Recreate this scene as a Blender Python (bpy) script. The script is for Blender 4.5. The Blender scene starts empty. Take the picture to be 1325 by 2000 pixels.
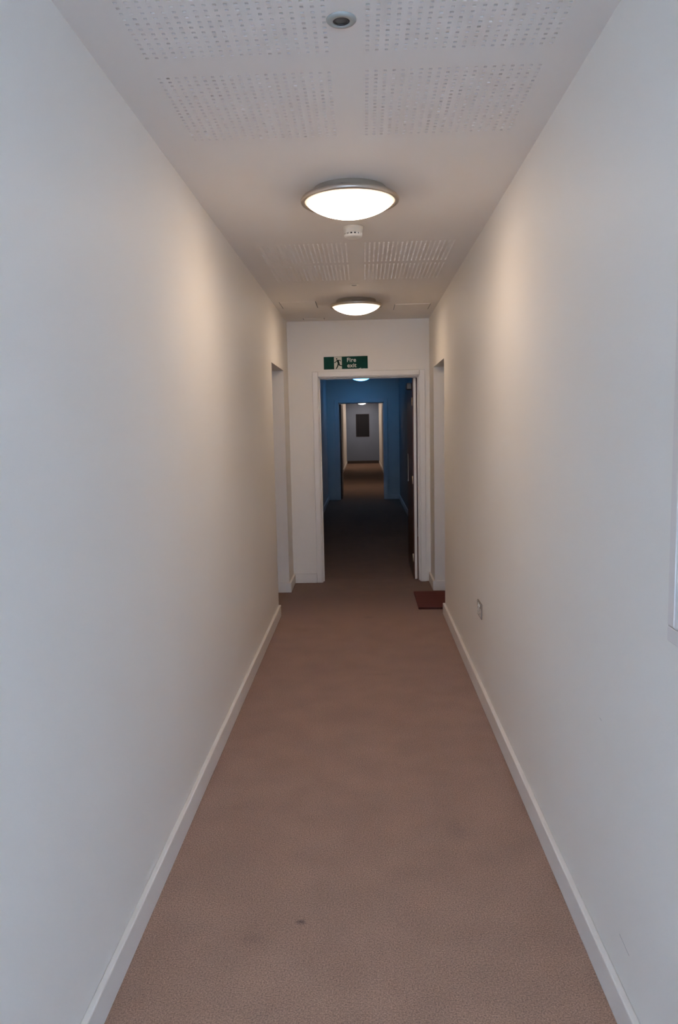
import bpy, bmesh, math, random
from mathutils import Vector, Matrix, Euler
random.seed(7)
C = bpy.context.scene.collection
PI = math.pi

# ------------------------------------------------------------------ camera, world, light, exposure
CAM_H = 1.56
f_px, pitch, yaw, roll = 1455.5, 0.1131, 0.0349, 0.0208
cd = bpy.data.cameras.new('camera')
cam = bpy.data.objects.new('camera', cd); C.objects.link(cam)
cd.sensor_fit = 'VERTICAL'; cd.sensor_height = 24.0; cd.sensor_width = 15.9
cd.lens = f_px / 2000 * 24.0
cd.clip_start = 0.02
# looks along +Y, turned a little to the left, tilted down, rolled
Rz = Matrix.Rotation(yaw, 4, 'Z'); Rx = Matrix.Rotation(PI/2 - pitch, 4, 'X'); Rr = Matrix.Rotation(-roll, 4, 'Z')
cam.matrix_world = Matrix.Translation((0, 0, CAM_H)) @ Rz @ Rx @ Rr
bpy.context.scene.camera = cam

vs = bpy.context.scene.view_settings
vs.view_transform = 'Standard'; vs.look = 'None'; vs.gamma = 1; vs.use_curve_mapping = False
vs.exposure = 0.06

w = bpy.data.worlds.new('world'); bpy.context.scene.world = w; w.use_nodes = True
w.node_tree.nodes['Background'].inputs[0].default_value = (0.62, 0.78, 1.0, 1)
w.node_tree.nodes['Background'].inputs[1].default_value = 0.6

DAY_W = 350.0
la = bpy.data.lights.new('daylight', 'AREA'); la.shape = 'RECTANGLE'; la.size = 2.1; la.size_y = 1.65
la.energy = DAY_W; la.color = (0.51, 0.735, 1.08)
for wx in (-1.60, 1.52):      # daylight shining towards +Y through two added, unseen lobby windows behind the camera
    lo = bpy.data.objects.new('daylight', la); C.objects.link(lo)
    lo.location = (wx, -4.3, 1.45); lo.rotation_euler = (PI/2, 0, 0)

LAMP_E = 24.0
LAMP_COL = (1.0, 0.77, 0.565)
BLUE_E = 9.0
BLUE_COL = (0.10, 0.41, 1.0)
FAR_E = 33.0

# ------------------------------------------------------------------ materials
def new_mat(name):
    m = bpy.data.materials.new(name); m.use_nodes = True
    nt = m.node_tree; b = nt.nodes['Principled BSDF']
    return m, nt, b
def mat(name, col, rough=0.5, metal=0.0, spec=0.5, var=0.0, scale=20, bump=0.0, bscale=200, col2=None):
    m, nt, b = new_mat(name)
    b.inputs['Roughness'].default_value = rough; b.inputs['Metallic'].default_value = metal
    b.inputs['Specular IOR Level'].default_value = spec
    b.inputs['Base Color'].default_value = (*col, 1)
    tc = nt.nodes.new('ShaderNodeTexCoord')
    if var > 0 or col2:
        n = nt.nodes.new('ShaderNodeTexNoise'); n.inputs['Scale'].default_value = scale; n.inputs['Detail'].default_value = 4
        nt.links.new(tc.outputs['Object'], n.inputs['Vector'])
        r = nt.nodes.new('ShaderNodeValToRGB')
        r.color_ramp.elements[0].position = .3; r.color_ramp.elements[1].position = .7
        r.color_ramp.elements[0].color = (*[c*(1-var) for c in col], 1)
        r.color_ramp.elements[1].color = (*(col2 if col2 else [min(1, c*(1+var)) for c in col]), 1)
        nt.links.new(n.outputs['Fac'], r.inputs[0]); nt.links.new(r.outputs[0], b.inputs['Base Color'])
    if bump > 0:
        n2 = nt.nodes.new('ShaderNodeTexNoise'); n2.inputs['Scale'].default_value = bscale; n2.inputs['Detail'].default_value = 3
        nt.links.new(tc.outputs['Object'], n2.inputs['Vector'])
        bp = nt.nodes.new('ShaderNodeBump'); bp.inputs['Strength'].default_value = bump; bp.inputs['Distance'].default_value = .002
        nt.links.new(n2.outputs['Fac'], bp.inputs['Height']); nt.links.new(bp.outputs['Normal'], b.inputs['Normal'])
    return m
def emis(name, col, e, base=(.8,.8,.8)):
    m, nt, b = new_mat(name)
    b.inputs['Base Color'].default_value = (*base, 1); b.inputs['Roughness'].default_value = .25
    b.inputs['Emission Color'].default_value = (*col, 1); b.inputs['Emission Strength'].default_value = e
    return m

M_wall  = mat('wall_paint', (.875,.835,.775), .55, spec=.3, var=.012, scale=1.4, bump=.12, bscale=260)
M_ceil  = mat('ceiling_paint', (.925,.885,.84), .65, spec=.2, var=.008, scale=2)
M_gloss = mat('gloss_trim_paint', (.86,.82,.77), .32, spec=.5)
M_end   = mat('grey_wall_paint', (.175,.215,.30), .6, var=.04, scale=2)
M_dkwall = mat('dark_grey_wall', (.26,.25,.25), .6, var=.03, scale=2)  # darker base colour, used on the middle stretch's right wall
M_dkskirt = mat('dark_skirting', (.05,.035,.03), .4)
def dim_edge(m):
    # the tubes sit in the middle of the bowl: its outer ring glows weakly
    nt = m.node_tree; b = nt.nodes['Principled BSDF']; e = b.inputs['Emission Strength'].default_value
    tc = nt.nodes.new('ShaderNodeTexCoord'); sp = nt.nodes.new('ShaderNodeVectorMath'); sp.operation = 'MULTIPLY'; sp.inputs[1].default_value = (1,1,0)
    ln = nt.nodes.new('ShaderNodeVectorMath'); ln.operation = 'LENGTH'; mr = nt.nodes.new('ShaderNodeMapRange'); mr.interpolation_type = 'SMOOTHSTEP'
    nt.links.new(tc.outputs['Object'], sp.inputs[0]); nt.links.new(sp.outputs[0], ln.inputs[0]); nt.links.new(ln.outputs['Value'], mr.inputs['Value'])
    mr.inputs['From Min'].default_value = .145; mr.inputs['From Max'].default_value = .192
    mr.inputs['To Min'].default_value = e; mr.inputs['To Max'].default_value = e*.042
    nt.links.new(mr.outputs[0], b.inputs['Emission Strength'])
M_lens  = emis('lamp_lens', LAMP_COL, LAMP_E)
M_lensb = emis('lamp_lens_blue', BLUE_COL, BLUE_E)
M_lensf = emis('lamp_lens_far', (.92,.76,.66), FAR_E)
for m_ in (M_lens, M_lensb, M_lensf): dim_edge(m_)
M_alu   = mat('satin_aluminium', (.52,.46,.39), .36, metal=.85, spec=.5)
M_plast = mat('white_plastic', (.78,.76,.70), .4)
M_ring  = mat('grey_plastic', (.36,.36,.33), .5)
M_black = mat('black_plastic', (.012,.012,.012), .5)
M_dome  = mat('sensor_lens', (.10,.10,.09), .25)
M_steel = mat('brushed_steel', (.42,.38,.34), .4, metal=.8)
M_closer = mat("closer_cover", (.10,.09,.08), .5)
M_brass = mat('brass', (.60,.52,.42), .35, metal=.9)
M_green = mat('sign_green', (.007,.052,.038), .8, spec=.15, var=.1, scale=30)
M_sgnw  = mat('sign_white', (.68,.66,.56), .7, spec=.15)
M_man   = mat('sign_dark_green', (.006,.025,.018), .75, spec=.15)
M_glue  = mat('adhesive_white', (.9,.88,.82), .5)
M_ply   = mat('dark_board', (.024,.025,.030), .9, spec=.1)
M_ply2  = mat('dark_board_frame', (.035,.030,.035), .85, spec=.1)
M_pfrm  = mat('poster_frame_paint', (.80,.74,.70), .4)
M_paper = mat('paper', (.82,.82,.84), .6)
M_scuff = mat('wall_scuff', (.30,.29,.28), .7)
M_void  = mat('dark_gap', (.03,.025,.022), .9)

def wood_mat(name, c1, c2, rough=.35):
    m, nt, b = new_mat(name)
    tc = nt.nodes.new('ShaderNodeTexCoord'); mp = nt.nodes.new('ShaderNodeMapping')
    mp.inputs['Scale'].default_value = (14, 14, .9)
    n = nt.nodes.new('ShaderNodeTexNoise'); n.inputs['Scale'].default_value = 3; n.inputs['Detail'].default_value = 6; n.inputs['Distortion'].default_value = .6
    r = nt.nodes.new('ShaderNodeValToRGB'); r.color_ramp.elements[0].position = .35; r.color_ramp.elements[1].position = .68
    r.color_ramp.elements[0].color = (*c1, 1); r.color_ramp.elements[1].color = (*c2, 1)
    nt.links.new(tc.outputs['Object'], mp.inputs[0]); nt.links.new(mp.outputs[0], n.inputs['Vector'])
    nt.links.new(n.outputs['Fac'], r.inputs[0]); nt.links.new(r.outputs[0], b.inputs['Base Color'])
    b.inputs['Roughness'].default_value = rough
    return m
M_wood = wood_mat('varnished_door_wood', (.060,.020,.010), (.13,.045,.022))
M_wood2 = wood_mat('flat_door_wood', (.13,.06,.03), (.22,.11,.06))

def carpet_mat():
    m, nt, b = new_mat('brown_carpet')
    N = nt.nodes; L = nt.links
    tc = N.new('ShaderNodeTexCoord')
    fine = N.new('ShaderNodeTexNoise'); fine.inputs['Scale'].default_value = 210; fine.inputs['Detail'].default_value = 3; fine.inputs['Roughness'].default_value = .75
    L.new(tc.outputs['Object'], fine.inputs['Vector'])
    r = N.new('ShaderNodeValToRGB'); r.color_ramp.elements[0].position = .33; r.color_ramp.elements[1].position = .67
    r.color_ramp.elements[0].color = (.150,.083,.053, 1); r.color_ramp.elements[1].color = (.46,.265,.175, 1)
    L.new(fine.outputs['Fac'], r.inputs[0])
    big = N.new('ShaderNodeTexNoise'); big.inputs['Scale'].default_value = 5; big.inputs['Detail'].default_value = 5
    L.new(tc.outputs['Object'], big.inputs['Vector'])
    rb = N.new('ShaderNodeMapRange'); rb.inputs['From Min'].default_value = .3; rb.inputs['From Max'].default_value = .7
    rb.inputs['To Min'].default_value = .90; rb.inputs['To Max'].default_value = 1.07
    L.new(big.outputs['Fac'], rb.inputs['Value'])
    def stain(cx, cy, sx, sy, depth, prev, nz=60):
        mp = N.new('ShaderNodeMapping'); mp.vector_type = 'POINT'
        mp.inputs['Location'].default_value = (-cx/sx, -cy/sy, 0); mp.inputs['Scale'].default_value = (1/sx, 1/sy, 0)
        L.new(tc.outputs['Object'], mp.inputs[0])
        wn = N.new('ShaderNodeTexNoise'); wn.inputs['Scale'].default_value = nz; L.new(tc.outputs['Object'], wn.inputs['Vector'])
        ln = N.new('ShaderNodeVectorMath'); ln.operation = 'LENGTH'; L.new(mp.outputs[0], ln.inputs[0])
        ad = N.new('ShaderNodeMath'); ad.operation = 'MULTIPLY_ADD'; ad.inputs[1].default_value = 1.4
        L.new(wn.outputs['Fac'], ad.inputs[0]); L.new(ln.outputs['Value'], ad.inputs[2])
        mr = N.new('ShaderNodeMapRange'); mr.inputs['From Min'].default_value = .8; mr.inputs['From Max'].default_value = 1.7
        mr.inputs['To Min'].default_value = depth; mr.inputs['To Max'].default_value = 1.0
        L.new(ad.outputs[0], mr.inputs['Value'])
        mu = N.new('ShaderNodeMath'); mu.operation = 'MULTIPLY'; L.new(prev, mu.inputs[0]); L.new(mr.outputs[0], mu.inputs[1])
        return mu.outputs[0]
    o = rb.outputs[0]
    o = stain(-.225, 2.20, .022, .016, .45, o, 90)
    o = stain(.08, 4.58, .12, .03, .86, o)
    o = stain(.33, 2.75, .05, .10, .86, o)
    o = stain(-.37, 2.12, .05, .03, .88, o)
    o = stain(.02, 6.0, .05, .06, .8, o)
    # carpet turns darker in front of and beyond the door
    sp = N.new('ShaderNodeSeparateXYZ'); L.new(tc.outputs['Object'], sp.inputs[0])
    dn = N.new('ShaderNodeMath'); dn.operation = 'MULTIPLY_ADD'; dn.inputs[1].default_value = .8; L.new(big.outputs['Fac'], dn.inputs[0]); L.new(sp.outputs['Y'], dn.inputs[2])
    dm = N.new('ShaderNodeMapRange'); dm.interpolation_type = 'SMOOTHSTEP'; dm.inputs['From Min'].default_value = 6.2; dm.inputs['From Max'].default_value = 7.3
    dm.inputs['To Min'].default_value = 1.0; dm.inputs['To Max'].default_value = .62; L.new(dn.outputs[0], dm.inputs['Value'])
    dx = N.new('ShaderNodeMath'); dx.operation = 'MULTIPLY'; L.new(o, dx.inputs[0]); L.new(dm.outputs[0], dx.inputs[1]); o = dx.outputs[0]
    mx = N.new('ShaderNodeMixRGB'); mx.blend_type = 'MULTIPLY'; mx.inputs[0].default_value = 1
    L.new(r.outputs[0], mx.inputs[1]); L.new(o, mx.inputs[2])
    L.new(mx.outputs[0], b.inputs['Base Color'])
    b.inputs['Roughness'].default_value = .95; b.inputs['Specular IOR Level'].default_value = .1
    b.inputs['Sheen Weight'].default_value = .15; b.inputs['Sheen Roughness'].default_value = .5
    bp = N.new('ShaderNodeBump'); bp.inputs['Strength'].default_value = .6; bp.inputs['Distance'].default_value = .004
    L.new(fine.outputs['Fac'], bp.inputs['Height']); L.new(bp.outputs[0], b.inputs['Normal'])
    return m
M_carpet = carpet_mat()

def mat_mat():
    m, nt, b = new_mat('red_brown_coir'); N = nt.nodes; L = nt.links
    tc = N.new('ShaderNodeTexCoord')
    wv = N.new('ShaderNodeTexWave'); wv.bands_direction = 'Y'; wv.inputs['Scale'].default_value = 7; wv.inputs['Distortion'].default_value = 1.5
    L.new(tc.outputs['Object'], wv.inputs['Vector'])
    r = N.new('ShaderNodeValToRGB'); r.color_ramp.elements[0].color = (.055,.012,.007, 1); r.color_ramp.elements[1].color = (.16,.022,.012, 1)
    L.new(wv.outputs['Fac'], r.inputs[0])
    n = N.new('ShaderNodeTexNoise'); n.inputs['Scale'].default_value = 180; L.new(tc.outputs['Object'], n.inputs['Vector'])
    bp = N.new('ShaderNodeBump'); bp.inputs['Strength'].default_value = .7; bp.inputs['Distance'].default_value = .004
    L.new(n.outputs['Fac'], bp.inputs['Height']); L.new(bp.outputs[0], b.inputs['Normal'])
    L.new(r.outputs[0], b.inputs['Base Color']); b.inputs['Roughness'].default_value = .9
    return m
M_mat = mat_mat()
def glass_mat():
    m, nt, b = new_mat('window_glass')
    b.inputs['Base Color'].default_value = (1,1,1,1); b.inputs['Roughness'].default_value = 0
    b.inputs['Transmission Weight'].default_value = 1; b.inputs['IOR'].default_value = 1.02
    return m
M_glass = glass_mat()

# ------------------------------------------------------------------ helpers
def box(bm, x0, x1, y0, y1, z0, z1):
    v = [bm.verts.new(p) for p in ((x0,y0,z0),(x1,y0,z0),(x1,y1,z0),(x0,y1,z0),(x0,y0,z1),(x1,y0,z1),(x1,y1,z1),(x0,y1,z1))]
    for q in ((0,3,2,1),(4,5,6,7),(0,1,5,4),(1,2,6,5),(2,3,7,6),(3,0,4,7)): bm.faces.new([v[i] for i in q])
def lathe(bm, prof, seg=64, cx=0, cy=0, smooth=True):
    rings = []
    for r, z in prof:
        if r < 1e-6: rings.append([bm.verts.new((cx, cy, z))])
        else: rings.append([bm.verts.new((cx + r*math.cos(2*PI*i/seg), cy + r*math.sin(2*PI*i/seg), z)) for i in range(seg)])
    for a, b in zip(rings, rings[1:]):
        for i in range(seg):
            j = (i+1) % seg
            vs_ = [a[i % len(a)], a[j % len(a)], b[j % len(b)], b[i % len(b)]]
            u = []
            for v in vs_:
                if v not in u: u.append(v)
            if len(u) > 2:
                f = bm.faces.new(u); f.smooth = smooth
def obj(name, bm, m, parent=None, bevel=0, seg=2, kind=None):
    me = bpy.data.meshes.new(name); bmesh.ops.recalc_face_normals(bm, faces=bm.faces); bm.to_mesh(me); bm.free()
    me.materials.append(m)
    o = bpy.data.objects.new(name, me); C.objects.link(o)
    if parent: o.parent = parent
    if bevel:
        b = o.modifiers.new('bevel', 'BEVEL'); b.width = bevel; b.segments = seg; b.limit_method = 'ANGLE'; b.angle_limit = .6
        b.harden_normals = False
    if kind: o['kind'] = kind
    return o
def boxes(name, lst, m, parent=None, bevel=0, kind=None, seg=2):
    bm = bmesh.new()
    for a in lst: box(bm, *a)
    return obj(name, bm, m, parent, bevel, seg, kind)
def thing(name, label, cat, loc=(0,0,0), rot=(0,0,0), group=None):
    o = bpy.data.objects.new(name, None); C.objects.link(o)
    o.location = loc; o.rotation_euler = rot; o['label'] = label; o['category'] = cat; o.empty_display_size = .1
    if group: o['group'] = group
    return o
def dup(root, loc, label, mats=None):
    r = root.copy(); C.objects.link(r); r.location = loc; r['label'] = label
    for ch in list(root.children):
        c = ch.copy(); C.objects.link(c); c.parent = r
        if mats and ch.name.split('.')[0] in mats:
            c.data = c.data.copy(); c.data.materials[0] = mats[ch.name.split('.')[0]]
    return r
S = 'structure'

# ------------------------------------------------------------------ dimensions
XL, XR, H = -0.733, 0.654, 2.594
YM, YR, Y1, YC, YCb = -0.3, 6.085, 6.99, 7.42, 7.57      # corridor mouth, recess, partition front and back
ZS = 2.093                                                # recess soffit
YD, YDb, YE = 16.03, 16.18, 32.08                         # second partition, end wall
YB, LX0, LX1 = -4.0, -3.0, 2.9                              # unseen lobby behind the camera, added to shape the daylight
MXL, MXR = -0.775, 0.765                                  # middle stretch is a little wider
SB, SBH = 0.02, 0.095

# ------------------------------------------------------------------ floor
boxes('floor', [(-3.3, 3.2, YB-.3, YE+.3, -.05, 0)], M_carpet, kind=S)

# ------------------------------------------------------------------ ceiling with perforated tiles
PX, PY, NH, HOLE, HD = .0265, .025, 20, .0095, .0045
blocks = []
for ys in (1.705, 2.303, 4.355, 4.925):
    for xs in (-.6, .015): blocks.append((xs, ys))
def perforated(xs, ys):
    bm = bmesh.new()
    g = .5*(PX-HOLE); gy = .5*(PY-HOLE)
    xe = [0]; ye = [0]
    for i in range(NH):
        xe += [i*PX+g, i*PX+g+HOLE]; ye += [i*PY+gy, i*PY+gy+HOLE]
    xe.append(NH*PX); ye.append(NH*PY)
    V = [[bm.verts.new((xs+x, ys+y, H)) for y in ye] for x in xe]
    for i in range(len(xe)-1):
        for j in range(len(ye)-1):
            q = [V[i][j], V[i+1][j], V[i+1][j+1], V[i][j+1]]
            if i % 2 and j % 2:
                t = [bm.verts.new((v.co.x, v.co.y, H+HD)) for v in q]
                bm.faces.new(t)
                for k in range(4): bm.faces.new((q[k], q[(k+1) % 4], t[(k+1) % 4], t[k]))
            else: bm.faces.new(q)
    return bm
PW, PH = NH*PX, NH*PY
def ceiling_mesh():
    bm = bmesh.new()
    ys = sorted({YB-.3, YE+.3} | {round(b[1],4) for b in blocks} | {round(b[1]+PH,4) for b in blocks})
    xs = sorted({-3.3, 3.2} | {b[0] for b in blocks} | {b[0]+PW for b in blocks})
    for i in range(len(xs)-1):
        for j in range(len(ys)-1):
            cx, cy = (xs[i]+xs[i+1])/2, (ys[j]+ys[j+1])/2
            if any(b[0] < cx < b[0]+PW and b[1] < cy < b[1]+PH for b in blocks): continue
            bm.faces.new([bm.verts.new(p) for p in ((xs[i],ys[j],H),(xs[i],ys[j+1],H),(xs[i+1],ys[j+1],H),(xs[i+1],ys[j],H))])
    bmesh.ops.remove_doubles(bm, verts=bm.verts, dist=1e-5)
    box(bm, -3.3, 3.2, YB-.3, YE+.3, H+.03, H+.08)
    return bm
ceiling = obj('ceiling', ceiling_mesh(), M_ceil, kind=S)
for xs, ys in blocks:
    bm = perforated(xs, ys)
    me = bpy.data.meshes.new('perforated_panel'); bm.normal_update(); bm.to_mesh(me); bm.free(); me.materials.append(M_ceil)
    o = bpy.data.objects.new('perforated_panel', me); C.objects.link(o); o.parent = ceiling

# access hatches in the ceiling by the second lamp
def hatch(x0, x1, y0, y1, label):
    t = thing('access_hatch', label, 'hatch', ((x0+x1)/2, (y0+y1)/2, H-.002), group=None)
    hx, hy = (x1-x0)/2, (y1-y0)/2
    for a in (-hx, hx-.006): boxes('panel_gap', [(a, a+.006, -hy, hy, -.0005, .0016)], M_scuff, t)
    boxes('hatch_panel', [(-hx+.0065, hx-.0065, -hy, hy, -.0015, .0018)], M_ceil, t)
hatch(-.68, -.375, 6.28, 6.60, 'square flush access hatch in ceiling, left of the second round lamp')
hatch(.283, .594, 6.53, 6.83, 'square flush access hatch in ceiling, right of the second round lamp')
hatch(-.557, -.353, 7.215, 7.30, 'very small flush hatch in ceiling close to the wall above the exit sign')

# ------------------------------------------------------------------ walls
T = .2
RD = .32    # recess depth
def side_wall(name, s, X):
    # s=-1 left, +1 right ; solid slabs outward of X, with the recess opening between YR and Y1
    def b(y0, y1, z0, z1, o0=0, o1=T):
        a, c = X+s*o0, X+s*o1
        return (min(a,c), max(a,c), y0, y1, z0, z1)
    return boxes(name, [b(YM, YR, 0, H), b(Y1, YC, 0, H), b(YR, Y1, ZS, H), b(YR-.1, Y1+.1, 0, ZS+.1, T+RD, T+RD+.1),
                        b(YR-.1, YR, 0, H, T, T+RD), b(Y1, Y1+.1, 0, H, T, T+RD), b(YR, Y1, ZS, ZS+.1, T, T+RD)], M_wall, kind=S)
wl = side_wall('wall_left', -1, XL); wr = side_wall('wall_right', 1, XR)
DL, DR, DH = -.433, .549, 2.046
boxes('wall_front', [(XL-T, DL-.03, YC, YCb, 0, H), (DR+.03, XR+T, YC, YCb, 0, H), (DL-.03, DR+.03, YC, YCb, DH+.03, H)], M_wall, kind=S)
boxes('wall_left', [(MXL-T, MXL, YCb, YD, 0, H)], M_wall, kind=S)
boxes('wall_right', [(MXR, MXR+T, YCb, YD, 0, H)], M_dkwall, kind=S)
EL, ER, EH = -.525, .432, 2.066
boxes('wall_front', [(MXL-T, EL-.03, YD, YDb, 0, H), (ER+.03, MXR+T, YD, YDb, 0, H), (EL-.03, ER+.03, YD, YDb, EH+.03, H)], M_wall, kind=S)
boxes('wall_left', [(XL-T, XL, YDb, YE, 0, H)], M_wall, kind=S)
boxes('wall_right', [(XR+.01, XR+T, YDb, YE, 0, H)], M_wall, kind=S)
boxes('wall_front', [(XL-T, XR+T, YE, YE+.15, 0, H)], M_end, kind=S)
# unseen wall behind the camera; added pier between windows cuts daylight down the corridor
WZ0, WZ1 = .62, 2.3
WINS = ((-2.65, -.55), (.47, 2.57))
boxes('wall_back', [(LX0, WINS[0][0], YB-.15, YB, 0, H), (WINS[0][1], WINS[1][0], YB-.15, YB, 0, H), (WINS[1][1], LX1, YB-.15, YB, 0, H)] +
      [(a, b, YB-.15, YB, 0, WZ0) for a, b in WINS] + [(a, b, YB-.15, YB, WZ1, H) for a, b in WINS], M_wall, kind=S)
for k, (a, b) in enumerate(WINS):
    win = boxes('window_%d' % (k+1), [(a, b, YB-.1, YB-.095, WZ0, WZ1)], M_glass, kind=S)
    m_ = (a+b)/2
    boxes('window_frame', [(a, a+.05, YB-.12, YB-.06, WZ0, WZ1), (b-.05, b, YB-.12, YB-.06, WZ0, WZ1), (a, b, YB-.12, YB-.06, WZ0, WZ0+.05),
          (a, b, YB-.12, YB-.06, WZ1-.05, WZ1), (m_-.025, m_+.025, YB-.12, YB-.06, WZ0, WZ1)], M_gloss, win)
boxes('wall_left', [(LX0-.2, LX0, YB-.15, YM+.2, 0, H), (LX0, XL-T, YM, YM+.2, 0, H)], M_wall, kind=S)  # unseen lobby sides, added for the spread of daylight
boxes('wall_right', [(LX1, LX1+.2, YB-.15, YM+.2, 0, H), (XR+T, LX1, YM, YM+.2, 0, H)], M_wall, kind=S)
# scuffs on the right wall
def scuff(pts, wdt=.0015):
    bm = bmesh.new()
    for (y0, z0), (y1, z1) in zip(pts, pts[1:]):
        d = Vector((y1-y0, z1-z0)).normalized(); n = Vector((-d.y, d.x))*wdt
        bm.faces.new([bm.verts.new((XR-.0006, a, b)) for a, b in ((y0+n.x, z0+n.y), (y1+n.x, z1+n.y), (y1-n.x, z1-n.y), (y0-n.x, z0-n.y))])
    return obj('scuff_mark', bm, M_scuff, wr)
scuff([(1.852,.216),(1.823,.213),(1.80,.210),(1.779,.2085)], .0008)
scuff([(2.05,.73),(2.03,.728)], .0006)

# ------------------------------------------------------------------ skirting boards
def skirting(name, lst): return boxes(name, lst, M_gloss, bevel=.004, kind=S)
skirting('baseboard_left', [(XL, XL+SB, YM, YR+.002, 0, SBH)])
skirting('baseboard_left', [(XL-T, XL+SB, Y1-SB, Y1, 0, SBH), (XL, XL+SB, Y1-.002, YC-SB, 0, SBH)])
skirting('baseboard_front', [(XL, DL-.062, YC-SB, YC, 0, SBH)])
skirting('baseboard_right', [(XR-SB, XR, YM, YR+.002, 0, SBH)])
skirting('baseboard_right', [(XR-SB, XR+T, Y1-SB, Y1, 0, SBH), (XR-SB, XR, Y1-.002, YC, 0, SBH)])
skirting('baseboard_left', [(MXL, MXL+SB, YCb, YD, 0, SBH)])
skirting('baseboard_right', [(MXR-SB, MXR, YCb, YD, 0, SBH)])
skirting('baseboard_front', [(MXL+SB, EL-.06, YD-SB, YD, 0, SBH), (ER+.06, MXR-SB, YD-SB, YD, 0, SBH)])
skirting('baseboard_left', [(XL, XL+SB, YDb, YE, 0, SBH)])
skirting('baseboard_right', [(XR+.01-SB, XR+.01, YDb, YE, 0, SBH)])
boxes('baseboard_front', [(XL+SB, XR+.01-SB, YE-SB, YE, 0, SBH+.02)], M_dkskirt, bevel=.004, kind=S)

# ------------------------------------------------------------------ door frames (linings, stops, architraves)
def door_frame(name, x0, x1, zt, y0, y1, aw):
    fr = boxes(name, [(x0-.03, x0, y0-.004, y1+.004, 0, zt+.03), (x1, x1+.03, y0-.004, y1+.004, 0, zt+.03), (x0, x1, y0-.004, y1+.004, zt, zt+.03)], M_gloss, kind=S, bevel=.002)
    for yy0, yy1 in ((y0-.018, y0), (y1, y1+.018)):
        boxes('architrave', [(x0-aw, x0-.008, yy0, yy1, 0, zt+aw), (x1+.008, x1+aw, yy0, yy1, 0, zt+aw), (x0-.008, x1+.008, yy0, yy1, zt+.008, zt+aw)], M_gloss, fr, bevel=.005)
    boxes('door_stop', [(x0, x0+.012, y0+.05, y0+.09, 0, zt), (x1-.012, x1, y0+.05, y0+.09, 0, zt), (x0+.012, x1-.012, y0+.05, y0+.09, zt-.012, zt)], M_gloss, fr, bevel=.002)
    return fr
door_frame('door_1', DL, DR, DH, YC, YCb, .060)
door_frame('door_2', EL, ER, EH, YD, YDb, .085)

# ------------------------------------------------------------------ open fire door, hinged on the right jamb
def leaf(label, loc, rot, width, edge_mat, zt):
    t = thing('fire_door', label, 'door', loc, rot)
    boxes('door_leaf', [(.001, .0435, .004, width, .008, zt)], M_wood, t, bevel=.002)
    boxes('edge_lipping', [(.0110, .0350, -.001, .006, .008, zt)], edge_mat, t)
    for z in (.23, 1.02, 1.80):
        bm = bmesh.new(); lathe(bm, [(0, z-.04), (.0065, z-.04), (.0065, z+.04), (0, z+.04)], 14, -.005, -.003)
        obj('hinge', bm, M_brass, t)
    boxes('push_plate', [(-.0015, .001, width-.12, width-.03, .95, 1.25)], M_steel, t)
    cl = bmesh.new(); box(cl, -.045, .001, .12, .36, zt-.10, zt-.04)
    obj('door_closer', cl, M_closer, t, bevel=.006)
    return t
leaf('dark brown wooden fire door standing open on right of first doorway', (.490, 7.50, 0), (0,0,0), .93, M_gloss, 2.03)
d2 = thing('fire_door', 'dark brown wooden door standing open on left of the second, blue-lit doorway', 'door', (-.521, 16.19, 0))
boxes('door_leaf', [(0, .044, 0, .9, .008, 2.05)], M_wood, d2, bevel=.002)
boxes('push_plate', [(.044, .0455, .78, .87, .95, 1.25)], M_steel, d2)

# flat entrance doors inside the two recesses
def flat_door(label, s, X):
    t = thing('entrance_door', label, 'door', (X+s*(T+RD-.012), (YR+Y1)/2, 0), (0, 0, 0))
    a = -s*.02
    def bb(x0, x1, *r): return (min(x0,x1), max(x0,x1), *r)
    boxes('door_leaf', [bb(a, 0, -.40, .40, .008, 2.0)], M_wood2, t, bevel=.002)
    boxes('door_frame', [bb(a*1.8, 0, -.45, -.402, 0, 2.05), bb(a*1.8, 0, .402, .45, 0, 2.05), bb(a*1.8, 0, -.402, .402, 2.002, 2.05)], M_gloss, t, bevel=.002)
    bm = bmesh.new(); box(bm, *bb(a-s*.05, a-s*.035, -.34, -.22, 1.0, 1.02)); box(bm, *bb(a-s*.04, a, -.34, -.32, 1.0, 1.02)); box(bm, *bb(a-s*.004, a, -.355, -.305, .93, 1.09))
    obj('lever_handle', bm, M_steel, t, bevel=.003)
flat_door('brown flat entrance door set in the recess on the left wall', -1, XL)
flat_door('brown flat entrance door set in the recess beside the red doormat', 1, XR)

# ------------------------------------------------------------------ ceiling lamps
def make_lamp(loc, label):
    t = thing('ceiling_lamp', label, 'ceiling lamp', loc, group='round ceiling lamps along the corridor')
    bm = bmesh.new(); lathe(bm, [(0, 0), (.160, 0), (.163, -.004), (.166, -.016), (.176, -.026), (.190, -.033), (.190, -.040), (0, -.040)])
    obj('housing', bm, M_alu, t)
    bm = bmesh.new(); lathe(bm, [(.184, -.029), (.200, -.032), (.211, -.037), (.2165, -.045), (.2145, -.053), (.207, -.057), (.1985, -.055), (.196, -.047), (.184, -.038)])
    obj('rim', bm, M_alu, t)
    bm = bmesh.new()
    pr = [(.1975, -.044)]
    for i in range(1, 17):
        a = i/16; r = .1975*math.cos(a*PI/2); pr.append((r if i < 16 else 0, -.050 - .066*(1-(r/.1975)**2)**.85 if i < 16 else -.116))
    lathe(bm, pr)
    obj('diffuser', bm, M_lens, t)
    for a in (20, 140, 260):
        bm = bmesh.new(); lathe(bm, [(0, -.028), (.004, -.028), (.004, -.022), (0, -.022)], 10, .176*math.cos(math.radians(a)), .176*math.sin(math.radians(a)))
        obj('screw', bm, M_steel, t)
    return t
LX = -.043
lamp = make_lamp((LX, 3.41, H), 'nearest and largest lit round ceiling lamp, in front of the smoke detector')
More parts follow.
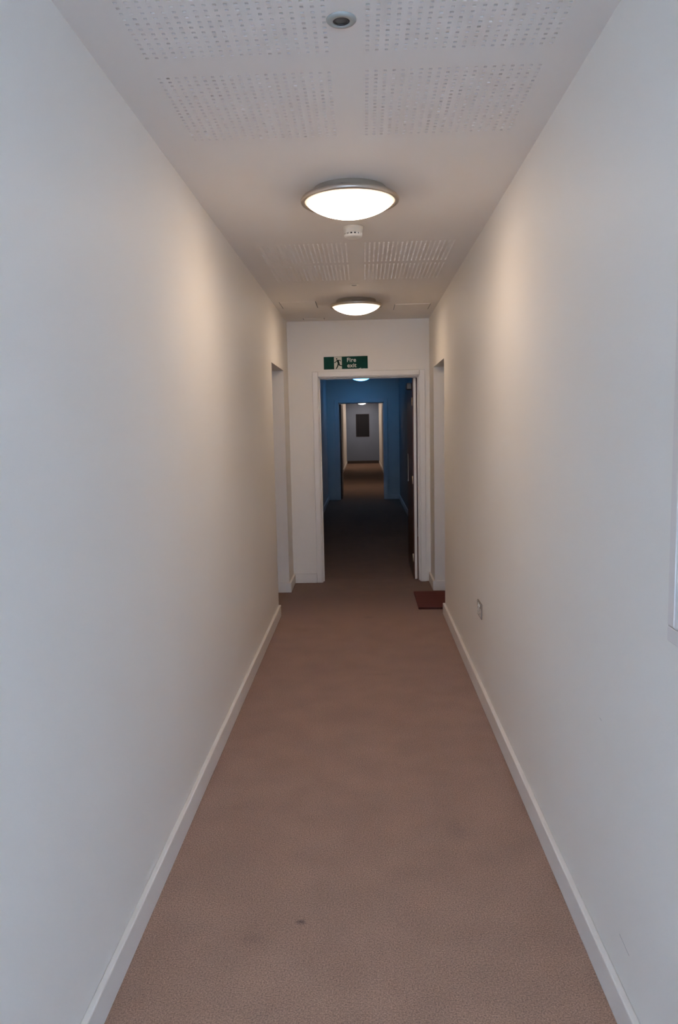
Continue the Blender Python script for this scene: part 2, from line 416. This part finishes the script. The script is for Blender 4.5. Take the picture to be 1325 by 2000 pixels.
dup(lamp, (LX, 6.28, H), 'lit round ceiling lamp just before the wall with the exit sign')
dup(lamp, (LX+.01, 15.2, H), 'bluish white lit ceiling lamp half cut off by head of the first doorway', {'diffuser': M_lensb})
dup(lamp, (LX, 19.2, H), 'lit round ceiling lamp hidden just beyond the second doorway', {'diffuser': M_lensf})
dup(lamp, (LX, 28.7, H), 'tiny lit ceiling lamp far off, upper one seen through the second doorway', {'diffuser': M_lensf})
dup(lamp, (LX, 31.2, H), 'tiny lit ceiling lamp furthest away, just before the grey end wall', {'diffuser': M_lensf})

# ------------------------------------------------------------------ smoke detector and sensors
t = thing('smoke_detector', 'white round smoke detector with black slots, behind the nearest lamp', 'smoke detector', (-.036, 4.02, H))
bm = bmesh.new(); lathe(bm, [(0, 0), (.053, 0), (.054, -.006), (.053, -.014), (.0505, -.016), (.0495, -.034), (0, -.034)]); obj('base', bm, M_plast, t)
bm = bmesh.new(); lathe(bm, [(0, -.034), (.040, -.034), (.040, -.044), (0, -.044)]); obj('sensing_chamber', bm, M_black, t)
bm = bmesh.new()
for k in range(14):
    a = 2*PI*(k+.5)/14
    m0 = Matrix.Rotation(a, 4, 'Z')
    b2 = bmesh.new(); box(b2, .039, .0475, -.0045, .0045, -.0445, -.0335)
    b2.transform(m0); tmp = bpy.data.meshes.new('x'); b2.to_mesh(tmp); b2.free(); bm.from_mesh(tmp); bpy.data.meshes.remove(tmp)
obj('vent_ribs', bm, M_plast, t)
bm = bmesh.new(); lathe(bm, [(.0475, -.043), (.046, -.049), (.038, -.054), (.020, -.057), (0, -.0575)]); lathe(bm, [(0, -.043), (.0475, -.043)]); obj('cap', bm, M_plast, t)

def sensor(loc, label, mr, md):
    t = thing('motion_sensor', label, 'sensor', loc, group='recessed sensors along the ceiling centre line')
    bm = bmesh.new(); lathe(bm, [(.0385, 0), (.0385, -.002), (.036, -.0045), (.030, -.006), (.0225, -.0065), (.0215, -.004), (.0215, 0)]); obj('bezel', bm, mr, t)
    bm = bmesh.new(); lathe(bm, [(.0225, -.0008), (.017, -.0028), (.009, -.004), (0, -.0045)]); obj('lens', bm, md, t)
    bm = bmesh.new(); lathe(bm, [(.0215, -.0035), (.0175, -.0055), (.0165, -.0052), (.0165, -.002)]); obj('inner_ring', bm, M_black, t)
    return t
sensor((-.039, 2.032, H), 'grey ringed recessed sensor between the nearest perforated ceiling panels', M_ring, M_dome)
sensor((-.050, 5.60, H), 'faint pale recessed sensor in ceiling just before the second lamp', M_plast, M_ring)

# ------------------------------------------------------------------ fire exit sign
t = thing('exit_sign', 'green and white fire exit sign above the open doorway', 'sign', (-.1625, YC-.001, 2.1875), (0, -.004, 0))
SW, SH = .431, .121
boxes('sign_plate', [(-SW/2, SW/2, -.004, 0, -SH/2, SH/2)], M_green, t, bevel=.001)
def flat_poly(bm, pts, y):
    bm.faces.new([bm.verts.new((x, y, z)) for x, z in pts])
def sx(p): return -SW/2 + (p-232)/(1107-232)*SW        # from the close view of the sign
def sz(p): return SH/2 - (p-170)/(410-170)*SH
boxes('pictogram_field', [(sx(437), sx(592), -.0046, -.003, -SH/2+.001, SH/2-.003)], M_sgnw, t)
bm = bmesh.new()
Y_ = -.0050
def q(*pp): flat_poly(bm, [(sx(a), sz(b)) for a, b in pp], Y_)
flat_poly(bm, [(sx(491)+.0068*math.cos(2*PI*i/16), sz(214)+.0068*math.sin(2*PI*i/16)) for i in range(16)], Y_)
q((488,236),(530,232),(548,300),(512,312))                    # torso
q((492,240),(500,254),(462,290),(440,288),(440,276),(456,276))  # rear arm
q((525,232),(566,236),(576,262),(564,266),(556,248),(528,250)) # front arm
q((516,300),(548,296),(556,330),(598,338),(598,354),(540,346)) # front leg
q((512,300),(540,308),(520,350),(490,402),(468,402),(496,350)) # rear leg
obj('running_figure', bm, M_man, t)
def text(s, x, z, size, m, parent):
    cu = bpy.data.curves.new('t', 'FONT'); cu.body = s; cu.size = size; cu.extrude = .0003; cu.offset = .0013; cu.space_character = 1.05
    o = bpy.data.objects.new('t', cu); C.objects.link(o)
    me = bpy.data.meshes.new_from_object(o.evaluated_get(bpy.context.evaluated_depsgraph_get()))
    bpy.data.objects.remove(o); me.name = 'lettering'
    n = bpy.data.objects.new('lettering', me); C.objects.link(n); n.parent = parent
    me.materials.clear(); me.materials.append(m)
    n.rotation_euler = (PI/2, 0, 0); n.location = (x, -.0047, z)
text('Fire', sx(690), sz(276), .056, M_sgnw, t)
text('exit', sx(697), sz(380), .056, M_sgnw, t)
for (px, pz, r) in ((945,412,.006),(1030,418,.006),(1125,350,.0055),(965,398,.003)):
    bm = bmesh.new()
    vv = [(sx(px)+r*1.3*math.cos(2*PI*i/12)*random.uniform(.8,1.1), sz(pz)+r*math.sin(2*PI*i/12)*random.uniform(.8,1.1)) for i in range(12)]
    bm.faces.new([bm.verts.new((x, -.0052, z)) for x, z in vv])
    r_ = bmesh.ops.extrude_face_region(bm, geom=list(bm.faces))
    for v in r_['geom']:
        if isinstance(v, bmesh.types.BMVert): v.co.y = -.0005
    obj('adhesive_blob', bm, M_glue, t)

# ------------------------------------------------------------------ double socket on right wall
t = thing('wall_socket', 'metal double wall socket low on the right wall', 'socket', (XR, 4.215, .505))
boxes('faceplate', [(-.007, 0, -.074, .074, -.044, .044)], M_steel, t, bevel=.003)
for s in (-1, 1):
    boxes('socket_insert', [(-.0085, -.006, s*.037-.026, s*.037+.026, -.034, .012)], M_plast, t, bevel=.001)
    boxes('switch', [(-.0105, -.006, s*.020-.006, s*.020+.006, .017, .036)], M_plast, t, bevel=.001)
    boxes('pin_holes', [(-.0088, -.006, s*.037-.002, s*.037+.002, -.002, .008), (-.0088, -.006, s*.037-.015, s*.037-.008, -.022, -.018), (-.0088, -.006, s*.037+.008, s*.037+.015, -.022, -.018)], M_black, t)

# ------------------------------------------------------------------ framed notice on right wall, cut by the frame edge
t = thing('framed_notice', 'pale framed notice on the right wall, cut off by the photo edge', 'picture frame', (XR, 1.20, 1.09))
fw, hh, wy = .034, .95, .385
boxes('frame', [(-.009, 0, -wy, wy, 0, fw), (-.009, 0, -wy, wy, hh-fw, hh), (-.009, 0, -wy, -wy+fw, fw, hh-fw), (-.009, 0, wy-fw, wy, fw, hh-fw)], M_pfrm, t, bevel=.003)
boxes('paper_sheet', [(-.0075, 0, -wy+fw, wy-fw, fw, hh-fw)], M_paper, t)

# ------------------------------------------------------------------ doormat
t = boxes('doormat', [(-.155, .265, -.315, .315, 0, .020)], M_mat, bevel=.006)
t.location = (.600, 6.56, 0)
t['label'] = 'dark red-brown doormat on the carpet at the right-hand recess'; t['category'] = 'doormat'

# ------------------------------------------------------------------ dark board on the far end wall
t = thing('wall_board', 'dark grey upright board hung on the far end wall', 'board', (-.033, YE, 1.62))
boxes('frame', [(-.282, .282, -.02, 0, -.482, -.452), (-.282, .282, -.02, 0, .452, .482), (-.282, -.252, -.02, 0, -.452, .452), (.252, .282, -.02, 0, -.452, .452), (-.138, -.120, -.02, 0, -.452, .452)], M_ply2, t, bevel=.003)
boxes('board_panel', [(-.252, .252, -.012, 0, -.452, .452)], M_ply, t)
